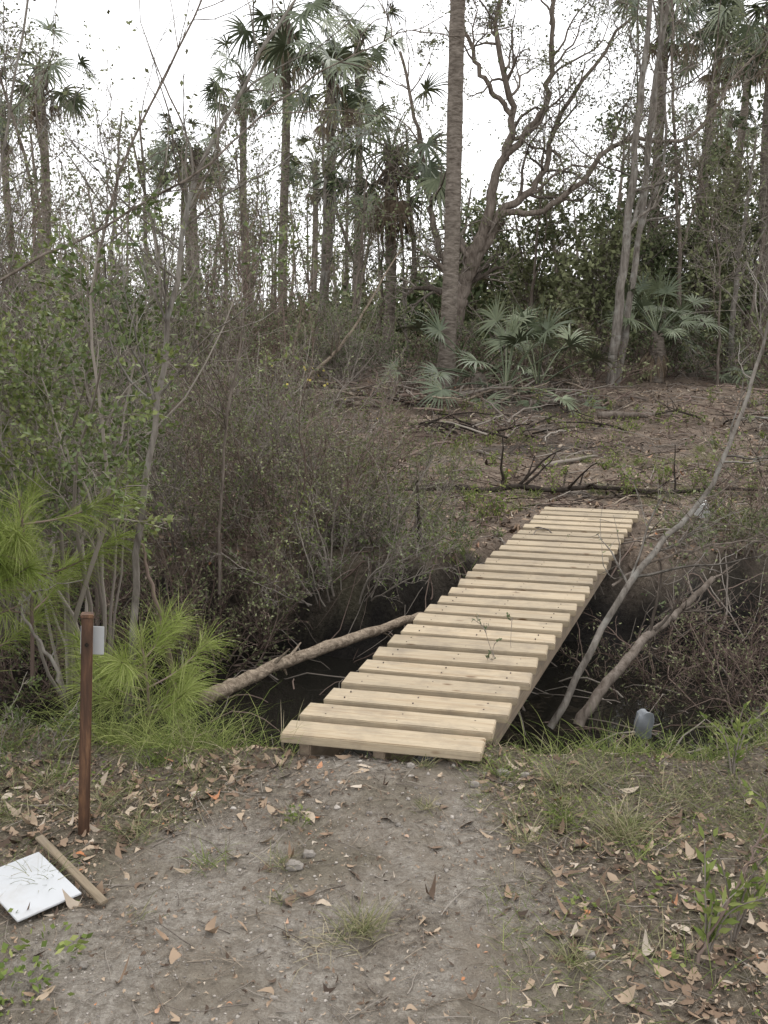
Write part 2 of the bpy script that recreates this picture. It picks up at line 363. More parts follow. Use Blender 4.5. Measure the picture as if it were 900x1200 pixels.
def palm(name,x,y,zc,xt=None,r=.15,nf=26,scale=1.,dead=8):
    z0=float(H(x,y));xt=x if xt is None else xt;acc=Acc();N=60
    t=np.linspace(0,1,N);P=np.stack([x+(xt-x)*t+.06*np.sin(t*5+x),y+0*t+.05*np.sin(t*4),z0-.1+(zc-z0+.1)*t],-1)
    R=r*(1.1-.2*t+.25*np.exp(-t*14))*(1+.03*rng.normal(size=N))
    tubes(acc,P,R,12,0,.5);o=P[-1]
    nb=26;az=rng.random(nb)*6.28;zz=-rng.random(nb)*.9;
    st=o+np.stack([np.cos(az)*r*.8,np.sin(az)*r*.8,zz],-1);Bt=wander(st,np.stack([np.cos(az),np.sin(az),1.3+0*az],-1),.3,3,.1)
    tubes(acc,Bt,np.broadcast_to([.03,.03,.015],(nb,3)),3,0,.4)
    fan_fronds(acc,o,nf,-.45,1.35,1.0*scale,.85*scale,1,.7,ns=20,wid=.02*scale)
    if dead: fan_fronds(acc,o-UP*.2,dead,-1.4,-.5,.8*scale,.7*scale,2,.9,ns=14,spanw=1.2,wid=.018)
    return acc.build(name,[M_barkp,M_palm,M_palmdead],loc=(x,y,z0))
palm('cabbage_palm',.93,16,9.8,xt=1.3,r=.12)
for x,y,zc,xt,sc,dd in [(-2.6,26,8.9,-2.45,1.2,10),(-1.5,24,7.2,-1.2,1.2,10),(.0,20,4.75,.2,1.15,20),(-8.1,24,7.2,-7.9,1,8),(7.3,24,8.1,7.7,1.1,8),
   (-4.4,32,8.8,-4.3,1,6),(-5.7,30,6.3,-5.5,1,6),(7.6,20,7.4,7.4,1,10),(5.9,23,8.4,6.2,1,8),(-.9,30,9.6,-.7,1,6),(9.5,28,9,9.7,1,6),(-11,30,7.6,-11,1,6),(-7,36,7.4,-7,1,6),(-2.6,38,7.2,-2.6,1,6),(12,36,8.5,12,1,5)]:
    palm('cabbage_palm',x,y,zc,xt,.11,24,sc,dd)
def palmetto(name,x,y,n,pet,seg,dead=0,trunk=0,wid=.018):
    z=float(H(x,y));acc=Acc()
    o=np.array([x,y,z+trunk])
    tubes(acc,np.array([[x,y,z-.1],[x+.02,y,z+trunk*.5+.05],[x,y,z+trunk+.1]]),np.array([.14,.15,.09]),9,0,.3)
    fan_fronds(acc,o,n,.1,1.45,pet,seg,1,.45,ns=24,wid=wid)
    if dead: fan_fronds(acc,o,dead,-1.4,-.9,.3,.5,2,.8,ns=12,spanw=.9,wid=.012)
    acc.build(name,[M_barkp,M_palm,M_palmdead],loc=(x,y,z))
palmetto('palmetto',1.85,15,18,1.0,.58,6,.15,.016);palmetto('palmetto',2.4,15.4,14,.95,.55,6,.1,.015);palmetto('palmetto',1.5,15.8,9,1.1,.55,3,.2,.015)
palmetto('palmetto',4.6,16.8,20,.7,.5,40,.75,.012);palmetto('palmetto',6.6,18,16,1.1,.6,4,0,.014);palmetto('palmetto',-3.5,19,14,1.1,.6,0,0,.014)
palmetto('palmetto',8.0,17.5,14,1.0,.6,4,0,.014);palmetto('palmetto',5.6,18,14,1.0,.55,4,0,.014)

# ------------------------------------------------------------ broad trees
def tree(name,base,polys,radii,n2,n3,n4,nl,leaf=.035,lm=None,wood=M_bark,tw=M_twig,L2=(1.,2.),L3=(.5,1.1),L4=(.25,.6),up=.06,jit=.25,t0=.3,crook=.012):
    acc=Acc();PP=[];RR=[]
    for pts,(r0,r1) in zip(polys,radii):
        p=spl(pts,26);p[1:]=p[1:]+rng.normal(size=p[1:].shape)*crook;r=np.linspace(r0,r1,26)*(1+.05*rng.normal(size=26))
        PP.append(p);RR.append(r)
    PP=np.stack(PP);RR=np.stack(RR);tubes(acc,PP,RR,9,0,.4+.3*rng.random())
    P2,R2=kids(PP,RR,n2,L2,9,.9,jit,up,t0,1,.5,.010,.25);tubes(acc,P2,R2,5,0)
    P3,R3=kids(P2,R2,n3,L3,7,.8,jit,up,.2,1,.6,.005,.3);tubes(acc,P3,R3,3,1)
    P4,R4=kids(P3,R3,n4,L4,5,.7,jit,up,.2,1,.6,.0035,.4);tubes(acc,P4,R4,3,1)
    if nl:
        pos,T,r,idx,t=sample(P4,R4,nl,.2,1)
        leaves(acc,pos+rdir(nl)*.03,leaf*(.7+.6*rng.random(nl)),leaf*.3,2,np.clip(.55*vn(pos[:,0]*1.2,pos[:,2]*1.2,4)+.5*rng.random(nl),0,1))
    return acc.build(name,[wood,tw,lm or M_olive],loc=base)
tree('live_oak',(1.3,19,.55),
 [[(1.2,19,.3),(1.35,19,1.4),(1.5,19,2.2),(1.9,19,3.3)],
  [(1.9,19,3.3),(2.15,19,4.4),(2.35,18.8,5.2),(2.0,18.5,6.6),(2.3,18.5,8.8)],
  [(1.5,19,2.2),(2.2,19,3.5),(2.9,19.2,4.1),(3.3,19.3,5.3),(4.5,19.5,7.)],
  [(1.45,19,2.0),(.95,19.2,3.2),(.75,19.5,4.6),(.3,19.6,6.5)],
  [(2.15,19,4.4),(2.9,18.8,5.4),(3.0,18.6,7),(3.8,18.4,9)],
  [(2.2,19,3.5),(3.1,18.6,3.6),(4.1,18.2,4.6),(5.3,18,4.7),(6.3,18,6.0)],
  [(2.3,18.8,5.2),(1.7,18.6,5.9),(1.2,18.5,7.2),(1.3,18.4,9)]],
 [(.2,.12),(.1,.025),(.095,.025),(.08,.025),(.07,.025),(.065,.02),(.05,.02)],90,600,2400,11000,.055,crook=.03,jit=.3,wood=M_barkd)
def slim(name,x,y,h,lean=(0,0),r=.09,n2=14,n3=80,n4=350,nl=1200,lm=None,fork=True,leaf=.04,wood=M_bark,t0=.35,tw=None):
    z=float(H(x,y));w=lambda s:rng.normal()*s
    p=[(x,y,z-.1),(x+lean[0]*.3+w(.06),y,z+h*.3),(x+lean[0]*.6+w(.1),y+lean[1]*.5,z+h*.65),(x+lean[0],y+lean[1],z+h)]
    polys=[p];rr=[(r*1.15,r*.35)]
    if fork:
        k=p[1];polys.append([k,(k[0]+.15*h*.3,k[1],k[2]+h*.2),(k[0]+.35+w(.3),k[1]+w(.3),z+h*.95)]);rr.append((r*.6,r*.2))
    return tree(name,(x,y,z),polys,rr,n2,n3,n4,nl,leaf,lm,wood,tw or M_twig,L2=(.1*h,.28*h),t0=t0)
slim('bare_tree',3.75,16.4,7.6,(.45,0),.075,nl=500)
slim('bare_tree',3.95,16.8,8,(.9,0),.055,nl=500)
slim('bare_tree',6.1,17.5,4.2,(.2,0),.05,n2=16,n4=200)
slim('bare_tree',5.6,16.6,3.4,(-.5,0),.022,fork=False,n4=150,nl=400,wood=M_barkd)
for x,y,h,l in [(-3.2,18,4.4,.3),(-2.1,17,3.8,-.3),(-1.3,18.5,4.6,.2),(-.5,17.5,3.4,.2),(-4.5,16,4.4,.4),(-5.8,17,5.2,-.4),(-7.4,18,5.8,.2),(3.,21,5.4,.3),(4.8,20,6.8,-.2),(6.9,19,7,.5),(8.4,19,7,-.4),(5.6,19,7.4,-.4),(-9,16,5.2,.5),(.6,23,4.4,-.3),(-.2,21,4.,.3),(-2.7,21,4.6,-.2)]:
    slim('bare_tree',x,y,h,(l,rng.normal()*.3),.03+.02*rng.random(),nl=1100,lm=M_olive if rng.random()<.6 else M_dark,leaf=.06,n3=90,n4=300,wood=M_barkd if rng.random()<.6 else M_bark)
for x,y,h in [(5.4,21,4.2),(6.8,20.5,4.0),(7.9,21.5,4.8),(3.3,22,3.2),(9.2,21,5.2),(8.9,18.5,4.0),(2.2,24,3.2),(6,26,5.6),(8.6,26,6.2),(4.2,19,2.4)]:
    slim('evergreen_tree',x,y,h,(rng.normal()*.4,0),.05,n2=34,n3=200,n4=420,nl=3600,lm=M_dark if rng.random()<.6 else M_olive,leaf=.11,t0=.05,wood=M_barkd)
# ------------------------------------------------------------ shrubs
def shrub(name,x,y,h,sp,ns=26,n2=260,n3=1500,nl=6000,leaf=.028,lm=None,tw=M_twig,r=.012,up=.05,jit=.13,z=None,bw=.15,t0=.2,l2=.33,l3=.16,lt0=.2,rt=.0016,bias=0):
    z=float(H(x,y)) if z is None else z;acc=Acc()
    az=rng.random(ns)*6.28;s=np.sqrt(rng.random(ns))
    st=np.array([x,y,z-.05])+np.stack([np.cos(az)*s*bw,np.sin(az)*s*bw,0*s],-1)
    d=np.stack([np.cos(az)*s*sp+bias,np.sin(az)*s*sp,np.ones(ns)],-1)
    P=wander(st,d,h*(.65+.5*rng.random(ns)),12,jit,up);R=(r*(.6+.8*rng.random(ns)))[:,None]*np.linspace(1,.3,12)
    tubes(acc,P,R,5,0)
    P2,R2=kids(P,R,n2,(h*l2*.5,h*l2),7,.75,.2,up,t0,1,.55,.0025);tubes(acc,P2,R2,3,0)
    P3,R3=kids(P2,R2,n3,(h*l3*.5,h*l3),5,.7,.22,up*.5,.1,1,.6,rt);tubes(acc,P3,R3,3,0)
    if nl:
        pos,T,_,idx,t=sample(P3,R3,nl,lt0,1)
        leaves(acc,pos,leaf*(.6+.7*rng.random(nl)),leaf*.26,1,np.clip(.6*vn(pos[:,0]*3,pos[:,2]*3,4)+.45*rng.random(nl),0,1),D=nrm(T+.9*rdir(nl)))
    return acc.build(name,[tw,lm or M_olive],loc=(x,y,z))
shrub('wax_myrtle_shrub',-1.5,4.7,2.2,.35,14,150,1100,9500,.034,M_myrtle,t0=.4,z=-.2,r=.011,l2=.28,l3=.12)
shrub('wax_myrtle_shrub',-2.2,5.6,2.4,.5,18,180,1200,7000,.034,M_myrtle,t0=.3,z=-.2,r=.011)
for x,y,h,sp,nl,lm in [(-.75,7.2,1.4,.7,7000,M_olive),(-.1,7.4,1.0,.8,4500,M_olive),(-1.5,7.3,1.5,.8,6500,M_myrtle),(-2.4,7.0,1.8,.6,5500,M_olive),(-.3,6.7,.8,.9,3500,M_myrtle),(-3.4,7.6,2.2,.5,5000,M_myrtle),(-1.0,8.4,1.7,.6,5000,M_olive),(-1.3,6.2,.95,1.,4500,M_olive),(-2.3,5.9,1.1,1.,4500,M_myrtle)]:
    shrub('thicket_shrub',x,y,h,sp,32,380,2200,nl,.024,lm,M_twigr if rng.random()<.3 else M_twig,.007,z=min(-.15,float(H(x,y))),bw=.35,t0=.1)
for x,y,h,sp in [(-2.9,8.8,2.6,.45),(-4.1,9.5,3.3,.4),(-1.9,10,2.3,.5),(-5.4,9,3.8,.4),(-3.1,11.5,3.1,.4),(-4.8,12.5,3.9,.35),(-1.4,12.5,2.2,.5),(-6.4,12,4.2,.4),(-2.3,14,2.7,.5),(-4,15,3.2,.4),(-6,15.5,3.8,.4),(-8,13,4.4,.4),(-.6,15.5,1.6,.6),(-7.8,17,4,.4)]:
    shrub('bare_thicket',x,y,h,sp,16,190,1000,2100,.040,M_olive if rng.random()<.6 else M_dark,M_twig if rng.random()<.6 else M_twigr,.012,jit=.12,l2=.36,l3=.18,rt=.0022)
for i in range(22):
    x=-3+i*.62+rng.normal()*.2;y=17.6+rng.normal()*.8
    shrub('understory_brush',x,y,rng.uniform(.7,1.5),.9,16,140,600,900,.06,M_olive if rng.random()<.6 else M_dark,M_twigr if rng.random()<.5 else M_twig,.010,jit=.2,bw=.5,rt=.004,t0=.1)
def sapling(name,pts,r,n2,n3,nl,L2,L3,lm=M_olive,leaf=.03,wood=M_bark,t0=.35,up=.08,crook=.006,tip=.22):
    acc=Acc();p=spl(pts,26)+rng.normal(size=(26,3))*crook;P=p[None];R=np.linspace(r,r*tip,26)[None]
    tubes(acc,P,R,8,0,.6)
    if n2:
        P2,R2=kids(P,R,n2,L2,9,.75,.15,up,t0,1,.5,.003);tubes(acc,P2,R2,4,0)
        P3,R3=kids(P2,R2,n3,L3,6,.6,.18,up,.1,1,.6,.0015);tubes(acc,P3,R3,3,0)
        if nl:
            pos,T,_,_,_=sample(P3,R3,nl);leaves(acc,pos,leaf,leaf*.28,1,rng.random(nl)*.8)
    return acc.build(name,[wood,lm],loc=pts[0])
sapling('bare_sapling',[(-1.2,4.3,-.3),(-1.12,4.35,.55),(-1.0,4.4,1.25),(-.85,4.5,2.1),(-.55,4.7,2.75),(-.2,4.9,3.3)],.019,26,150,120,(.5,1.1),(.2,.5))
sapling('bare_sapling',[(-2.1,4.6,-.2),(-1.95,4.7,1.0),(-1.85,4.8,2.0),(-1.6,4.9,3.2),(-1.5,5,4)],.012,22,130,200,(.5,1.2),(.2,.5))
sapling('bare_sapling',[(-1.7,5.6,-.2),(-1.7,5.6,1.0),(-1.5,5.7,2.3),(-1.0,5.8,3.3),(-.9,5.8,4)],.012,24,150,200,(.6,1.2),(.2,.5),wood=M_barkd)
sapling('bare_sapling',[(-2.7,6,-.2),(-2.5,6,1.5),(-2.5,6,2.8),(-2.1,6,4.2)],.016,26,170,300,(.6,1.4),(.3,.6),wood=M_barkd)
sapling('bare_sapling',[(-1.1,6.3,-.2),(-1.05,6.4,.8),(-.9,6.4,1.6),(-.95,6.5,2.3)],.011,18,110,200,(.4,1.),(.2,.5),wood=M_barkd)
sapling('arching_branch',[(-2.4,4.4,1.3),(-1.7,4.4,1.75),(-.9,4.4,2.15),(-.3,4.45,2.6),(.25,4.5,2.85)],.008,14,60,60,(.3,.7),(.1,.4),up=.04,wood=M_barkd)
sapling('dead_snag',[(-1.0,4.5,-.5),(-1.02,4.5,-.1),(-1.1,4.5,.35),(-1.16,4.5,.62)],.02,0,0,0,None,None,wood=M_twigr)
sapling('dead_snag',[(-1.35,4.0,-.15),(-1.42,4.0,.15),(-1.55,4.05,.4),(-1.3,4.1,.5)],.011,4,8,0,(.1,.3),(.05,.1))
sapling('dead_snag',[(.28,7.1,-.3),(.26,7.1,.1),(.24,7.1,.42)],.03,0,0,0,None,None,wood=M_black)
sapling('leaning_dead_trunk',[(-1.4,15,.5),(-.6,15,1.25),(.25,15,2.6)],.035,5,12,0,(.3,.8),(.2,.4),wood=M_pale,lm=M_olive)
sapling('leaning_sapling',[(.846,4.7,-.45),(1.28,4.9,.27),(1.71,5.1,.705),(1.97,5.3,1.25),(2.1,5.35,1.75)],.020,18,110,140,(.3,1.0),(.15,.5),wood=M_bark,up=.02,t0=.2,crook=.005,tip=.35)
sapling('dead_limb',[(.98,4.65,-.42),(1.15,4.75,-.22),(1.41,5,-.06),(1.60,5.15,.02),(1.84,5.3,.17)],.030,9,40,0,(.2,.5),(.1,.3),wood=M_barkd,crook=.005,tip=.5)
sapling('arching_branch',[(1.2,5,.22),(1.5,5,.38),(1.9,5,.45),(2.3,5,.4)],.008,12,50,40,(.3,.6),(.1,.3),wood=M_barkd)
sapling('arching_branch',[(2.6,4.6,-.3),(2.3,4.8,.2),(1.95,5,.5),(1.6,5,.55)],.008,12,60,60,(.3,.6),(.1,.3),wood=M_barkd)
sapling('arching_branch',[(2.7,5,1.0),(2.3,5,.95),(1.9,5.1,.8),(1.6,5.1,.5)],.006,12,60,90,(.3,.6),(.1,.3),wood=M_barkd)
for x,y,h in [(1.9,6.0,.7),(2.4,5.7,.8),(2.7,6.6,.8),(3.3,6,1.0),(3.1,7.6,.8)]:
    shrub('bramble_bush',x,y,h,1.4,30,300,1500,1600,.022,M_olive,M_twigr if rng.random()<.5 else M_twig,.005,jit=.25,up=-.02,bw=.4)
shrub('green_shrub',2.45,4.5,.8,.7,14,110,500,2600,.032,M_myrtle,r=.006)
shrub('green_shrub',2.1,4.05,.45,.9,14,90,350,1700,.026,M_myrtle,r=.004,bw=.2)
shrub('green_shrub',2.9,7.2,.55,.9,14,110,450,2200,.03,M_myrtle,r=.005,bw=.3)
shrub('green_shrub',2.5,7.1,.35,1.,14,110,400,1500,.026,M_olive,r=.004,bw=.3)
for x,y,h,nl in [(1.05,4.2,.38,1500),(.8,3.95,.28,1000),(1.35,4.15,.35,1300),(1.9,4.2,.42,1500),(1.6,3.95,.3,1200),(.75,6.5,.5,600),(2.5,3.9,.38,1200),(1.15,4.0,.3,1000),(1.6,3.5,.16,500),(2.0,3.2,.18,500),(-1.5,3.6,.3,900),(-2.0,3.5,.35,900),(.3,7.0,.35,1000),(3.4,7.3,.4,1000),(.6,7.5,.3,900)]:
    shrub('weedy_shrub',x,y,h,1.1,14,80,300,nl,.02,M_myrtle if nl>600 else M_olive,r=.003,bw=.22)
for x,y,h in [(.72,4.5,.5),(1.45,5.6,.75)]:
    shrub('leafy_sprig',x,y,h+.25,.25,2,18,40,160,.022,M_dark,r=.003,z=-.35,bw=.04,l2=.2,l3=.1)
acc=Acc();p=spl([(-.84,4.16,-.10),(-.66,4.36,-.07),(-.42,4.65,-.055),(-.12,5.0,-.06),(.22,5.42,-.09),(.6,5.75,-.2)],40)
p+=rng.normal(size=p.shape)*.003;r=np.linspace(.036,.021,40)*(1+.07*rng.normal(size=40));r[0]=.006;tubes(acc,p,r,12,0,.55)
P2,R2=kids(p[None],r[None],6,(.05,.18),4,.9,.1,0,.2,.9,.4,.006);tubes(acc,P2,R2,5,0)
acc.build('fallen_log',[M_log],loc=(-.8,4.2,-.06))

# ------------------------------------------------------------ young pines (long needles)
def pine(name,x,y,z,stems,nn=2600,L=.2):
    acc=Acc()
    for pts,r in stems:
        p=spl(pts,12);tubes(acc,p,np.linspace(r,r*.5,12),6,0)
        n=nn;t=.3+.7*rng.random(n)**.8;k=np.minimum((t*11).astype(int),10)
        st=p[k]+(p[k+1]-p[k])*rng.random((n,1));T=nrm(p[k+1]-p[k])
        d=nrm(T*1.1+rdir(n)*.8);Q=[st];Ls=L*(.5+.7*rng.random(n))
        for i in range(4):
            d=nrm(d-UP*.2+.05*rng.normal(size=d.shape));Q.append(Q[-1]+d*(Ls/4)[:,None])
        Q=np.stack(Q,1);S=nrm(np.cross(d,rdir(n)));ribbons(acc,Q,np.broadcast_to(np.array([1,1,.9,.6,.1])*.0011,(n,5)),np.repeat(S[:,None],5,1),1,np.clip(rng.random()*.4+.6*rng.random(n),0,1))
    acc.build(name,[M_twigr,M_bright],loc=(x,y,z))
def pst(x,y,z,k,s=.35):
    out=[([(x,y,z-.4),(x+.02,y,z),(x,y,z+s)],.010)]
    for i in range(k):
        a=rng.random()*6.28;zz=z-.1+s*rng.random();e=s*(.5+.8*rng.random())
        out.append(([(x,y,zz),(x+math.cos(a)*e*.5,y+math.sin(a)*e*.5,zz+.03),(x+math.cos(a)*e,y+math.sin(a)*e,zz+.12)],.005))
    return out
pine('young_pine',-1.55,4.1,-.1,pst(-1.55,4.1,.42,15,.42),260,.2)
pine('young_pine',-1.05,4.05,-.1,pst(-1.05,4.05,-.05,12,.30),240,.18)
pine('young_pine',-1.9,4.0,-.1,pst(-1.75,4.0,.25,9,.4),240,.2)

# ------------------------------------------------------------ forest backdrop (distant mass)
acc=Acc();n=240
x=rng.uniform(-1,1,n);y=rng.uniform(29,75,n);x=x*(y*.55+6);z=H(x,y)
hh=rng.uniform(3.5,8,n);P=wander(np.stack([x,y,z-.1],-1),np.stack([rng.normal(size=n)*.06,rng.normal(size=n)*.06,np.ones(n)],-1),hh,12,.05,.02)
R=rng.uniform(.05,.12,n)[:,None]*np.linspace(1.1,.35,12);tubes(acc,P,R,6,0)
P2,R2=kids(P,R,1600,(.8,2.2),7,.9,.2,.05,.25,1,.4,.02);tubes(acc,P2,R2,3,1)
P3,R3=kids(P2,R2,5500,(.4,1.2),5,.8,.2,.05,.1,1,.5,.009);tubes(acc,P3,R3,3,1)
nl=32000;pos,T,_,_,_=sample(P3,R3,nl);leaves(acc,pos+rdir(nl)*.12,.17*(.6+.8*rng.random(nl)),.05,2,np.clip(.15+.5*vn(pos[:,0],pos[:,2],4)+.4*rng.random(nl),0,1))
nc=420;cx=rng.uniform(-1,1,nc);cy=rng.uniform(21,60,nc);cx=cx*(cy*.55+5);cz=H(cx,cy);ch=rng.uniform(.8,2.2,nc)+(cx>0)*.7
per=260;N_=nc*per;k=np.repeat(np.arange(nc),per);u=rdir(N_)*(rng.random((N_,1))**.4)
ctr=np.stack([cx,cy,cz+ch*.5],-1)[k];rad=np.stack([ch*.6,ch*.5,ch*.55],-1)[k]
pos=ctr+u*rad*(1+.25*rng.normal(size=(N_,1)));ok=pos[:,2]>H(pos[:,0],pos[:,1]);pos=pos[ok];k=k[ok]
far_o=rng.random(nc)<.5
for sel,mi in ((far_o[k],2),(~far_o[k],3)):
    ps=pos[sel];leaves(acc,ps,.2*(.6+.8*rng.random(len(ps))),.055,mi,np.clip(rng.random(nc)[k[sel]]*.5+.5*rng.random(len(ps)),0,1))
st=np.stack([cx,cy,cz],-1)[rng.integers(0,nc,2000)]+rng.normal(size=(2000,3))*[.6,.6,0]
P=wander(st,np.stack([rng.normal(size=2000)*.3,rng.normal(size=2000)*.3,np.ones(2000)],-1),rng.uniform(1.5,3.6,2000),7,.15,.03)
tubes(acc,P,np.broadcast_to(np.linspace(.022,.008,7),(2000,7)),3,1)
acc.build('forest_backdrop',[M_barkd,M_twig,M_olive,M_dark])

# ------------------------------------------------------------ debris in clearing
def lying(acc,x,y,L,r,mat,jit=.12,lift=.0,N=9,K=5,arch=0.,dir=None,pitch=0.):
    n=len(x);a=rng.random(n)*6.28 if dir is None else dir
    P=wander(np.stack([x,y,0*x],-1),np.stack([np.cos(a),np.sin(a),0*a],-1),L,N,jit);P[...,2]=0
    Z=H(P[...,0],P[...,1]);t=np.linspace(0,1,N)[None]
    Zs=Z.mean(1,keepdims=True)*.5+Z*.5
    R=np.broadcast_to(r,(n,))[:,None]*np.linspace(1,.45,N)
    P[...,2]=np.maximum(Zs,Z)+R*.6+np.broadcast_to(lift,(n,))[:,None]+arch*np.broadcast_to(L,(n,))[:,None]*np.sin(np.pi*t)*rng.random((n,1))+(pitch*rng.random((n,1))*t*np.broadcast_to(L,(n,))[:,None])
    tubes(acc,P,R,K,mat);return P,R
acc=Acc()
n=8000;y=8.6+12*rng.random(n)**1.1;x=rng.uniform(-4,11,n)*y/15
mt=rng.random(n)
for lo,hi,mi in ((0,.2,0),(.2,.5,1),(.5,.85,2),(.85,1,3)):
    s=(mt>=lo)&(mt<hi);lying(acc,x[s],y[s],.05+.6*rng.random(s.sum())**2,rng.uniform(.002,.009,s.sum()),mi,.2,-.003,6,3,.1,pitch=.12)
n=44;y=rng.uniform(9,19,n);x=rng.uniform(-2,9,n)*y/15;
for mi in (1,2,3):
    P,R=lying(acc,x[mi::4],y[mi::4],rng.uniform(.6,2.,len(x[mi::4])),rng.uniform(.012,.032,len(x[mi::4])),mi,.08,0,10,7,.04)
    P2,R2=kids(P,R,len(P)*6,(.15,.5),5,.9,.2,.02);tubes(acc,P2,R2,4,mi)
acc.build('woody_debris',[M_pale,M_twig,M_twigr,M_black])
lm_=[M_pale,M_barkd,M_barkd,M_black,M_barkd,M_pale,M_barkd]
for q,(x,y,a,L,r) in enumerate([(1.0,13.2,.15,1.6,.06),(3.6,13.8,-.1,1.4,.055),(6.0,14.5,.3,1.9,.07),(.2,15.0,-.3,1.5,.06),(5.2,11.4,.05,1.3,.045),(-.4,14.6,.2,1.1,.055),(2.6,14.6,.4,1.2,.055)]):
    acc=Acc();t=np.linspace(-.5,.5,14);p=np.stack([x+np.cos(a)*t*L,y+np.sin(a)*t*L+.04*np.sin(t*5+q),0*t],-1);p[:,2]=H(p[:,0],p[:,1]).mean()+r*.6
    rr=np.full(14,r)*(1-.25*(t+.5))*(1+.07*rng.normal(size=14));rr[0]=.001;rr[-1]=.001;p[0]=p[1]-(p[1]-p[0])*.02;p[-1]=p[-2]+(p[-1]-p[-2])*.02
    tubes(acc,p,rr,10,0,.4);P2,R2=kids(p[None],rr[None],10,(.1,.5),5,.9,.2,.05,.2,.8,.4,.01);tubes(acc,P2,R2,4,0)
    acc.build('cut_log',[lm_[q]],loc=(x,y,float(H(x,y))))
acc=Acc();p=spl([(.2,9.2,.06),(.9,9.3,.16),(1.5,9.4,.05),(2.4,9.35,.10),(3.6,9.3,.04)],24);p[:,2]=H(p[:,0],p[:,1])+.04+.04*np.abs(np.sin(np.arange(24)*.5));r=np.linspace(.035,.016,24)
tubes(acc,p,r,8,0,.5);P2,R2=kids(p[None],r[None],22,(.2,.7),6,.9,.2,.06);tubes(acc,P2,R2,4,0);acc.build('charred_branch',[M_black],loc=(.2,9.2,.06))
def pile(name,x,y,n,w,d,hh,mats,Lr=(.3,1.1),rr=(.005,.02)):
    acc=Acc();xx=x+rng.normal(size=n)*w;yy=y+rng.normal(size=n)*d;lift=hh*rng.random(n)*np.exp(-((xx-x)/(w*1.3))**2)
    m_=rng.integers(0,len(mats),n)
    for i in range(len(mats)):
        s=m_==i;P,R=lying(acc,xx[s],yy[s],rng.uniform(*Lr,s.sum()),rng.uniform(*rr,s.sum()),i,.13,lift[s],8,6,.1,pitch=.25)
        P2,R2=kids(P,R,s.sum()*4,(.1,.4),5,.9,.25,.03);tubes(acc,P2,R2,3,i)
    acc.build(name,mats,loc=(x,y,float(H(x,y))))
pile('brush_pile',.1,14.6,90,.8,.35,.3,[M_pale,M_twig,M_twigr],(.4,1.3),(.006,.026))
pile('brush_pile',1.2,12.6,50,.7,.3,.12,[M_twig,M_black,M_twigr])
pile('brush_pile',5.5,13,60,1.4,.3,.12,[M_twig,M_black,M_twigr])
pile('brush_pile',-.8,11.2,80,.6,.5,.22,[M_twig,M_twigr,M_pale])
pile('brush_pile',2.4,15,60,.9,.3,.15,[M_twig,M_twigr,M_pale])
acc=Acc();n=900;x=rng.uniform(-3.5,4.5,n);y=rng.uniform(4.1,7.6,n)
lying(acc,x[:450],y[:450],rng.uniform(.1,.8,450),rng.uniform(.002,.008,450),0,.2,0,7,4,.2)
lying(acc,x[450:],y[450:],rng.uniform(.1,.9,450),rng.uniform(.002,.01,450),1,.2,0,7,4,.2)
acc.build('ditch_sticks',[M_twigr,M_twig])
def rock_mesh(acc,c,rad,mat=0,tint=.5,sub=1):
    g=np.linspace(-1,1,sub+2);k=len(g)
    for axis in range(3):
        for sgn in (-1,1):
            U,V=np.meshgrid(g,g);W=np.full_like(U,sgn);arr=[U,V,W] if axis==2 else ([W,U,V] if axis==0 else [U,W,V])
            p=np.stack(arr,-1).reshape(-1,3);p=nrm(p)*.75+p*.2
            f=1+.5*(vn(p[:,0]*1.9+c[0]*9,p[:,1]*1.9+p[:,2]*2.3+c[1]*7,3)-.5)
            p=p*f[:,None]*rad+c
            i=np.arange(k-1)[None,:];j=np.arange(k-1)[:,None]*k
            Q=np.stack([i+j,i+j+1,i+j+k+1,i+j+k],-1).reshape(-1,4)
            if (sgn>0)==(axis==1): Q=Q[:,::-1]
            acc.add(p,Q,mat,tint)
acc=Acc();rock_mesh(acc,np.array([2.62,7.9,.02]),np.array([.06,.05,.11]),0,.9,5);acc.build('white_rubble_chunk',[paint('limestone_white',(.45,.45,.43),.8)],loc=(2.62,7.9,0))
acc=Acc();rock_mesh(acc,np.array([1.2,4.25,-.24]),np.array([.045,.03,.08]),0,.9,6);acc.build('white_rubble_chunk',[paint('limestone_grey',(.16,.17,.18),.6,(.08,.075,.07))],loc=(1.2,4.25,-.24))

def pebbles(name,x,y,s,mat):
    g=[-1,0,1];pts=[];idx={}
    for a in g:
        for b in g:
            for c in g:
                if (a,b,c)!=(0,0,0): idx[(a,b,c)]=len(pts);pts.append((a,b,c))
    Q=[]
    for ax in range(3):
        for sg in (-1,1):
            for u in (-1,0):
                for v in (-1,0):
                    q=[]
                    for du,dv in ((0,0),(1,0),(1,1),(0,1)):
                        p=[0,0,0];p[ax]=sg;p[(ax+1)%3]=u+du;p[(ax+2)%3]=v+dv;q.append(idx[tuple(p)])
                    Q.append(q if sg>0 else q[::-1])
    Q=np.array(Q);B_=nrm(np.array(pts,float));n=len(x)
    V=B_[None]*(1+.22*rng.normal(size=(n,len(B_),1)))*s[:,None,None]*np.stack([rng.uniform(.7,1.3,n),rng.uniform(.7,1.3,n),rng.uniform(.4,.8,n)],-1)[:,None]
    V=V+np.stack([x,y,H(x,y)+s*.1],-1)[:,None]
    acc=Acc();acc.add(V,(Q[None]+np.arange(n)[:,None,None]*len(B_)),0,np.repeat(rng.random(n),len(B_)));acc.build(name,[mat])
n=16000;x=rng.uniform(-2.2,2.6,n);y=rng.uniform(1.6,4.0,n);k=rng.random(n)<path_mask(x,y)+.08;x=x[k];y=y[k]
s=.0015+.004*rng.random(len(x))**4;s[rng.random(len(x))<.003]=.011
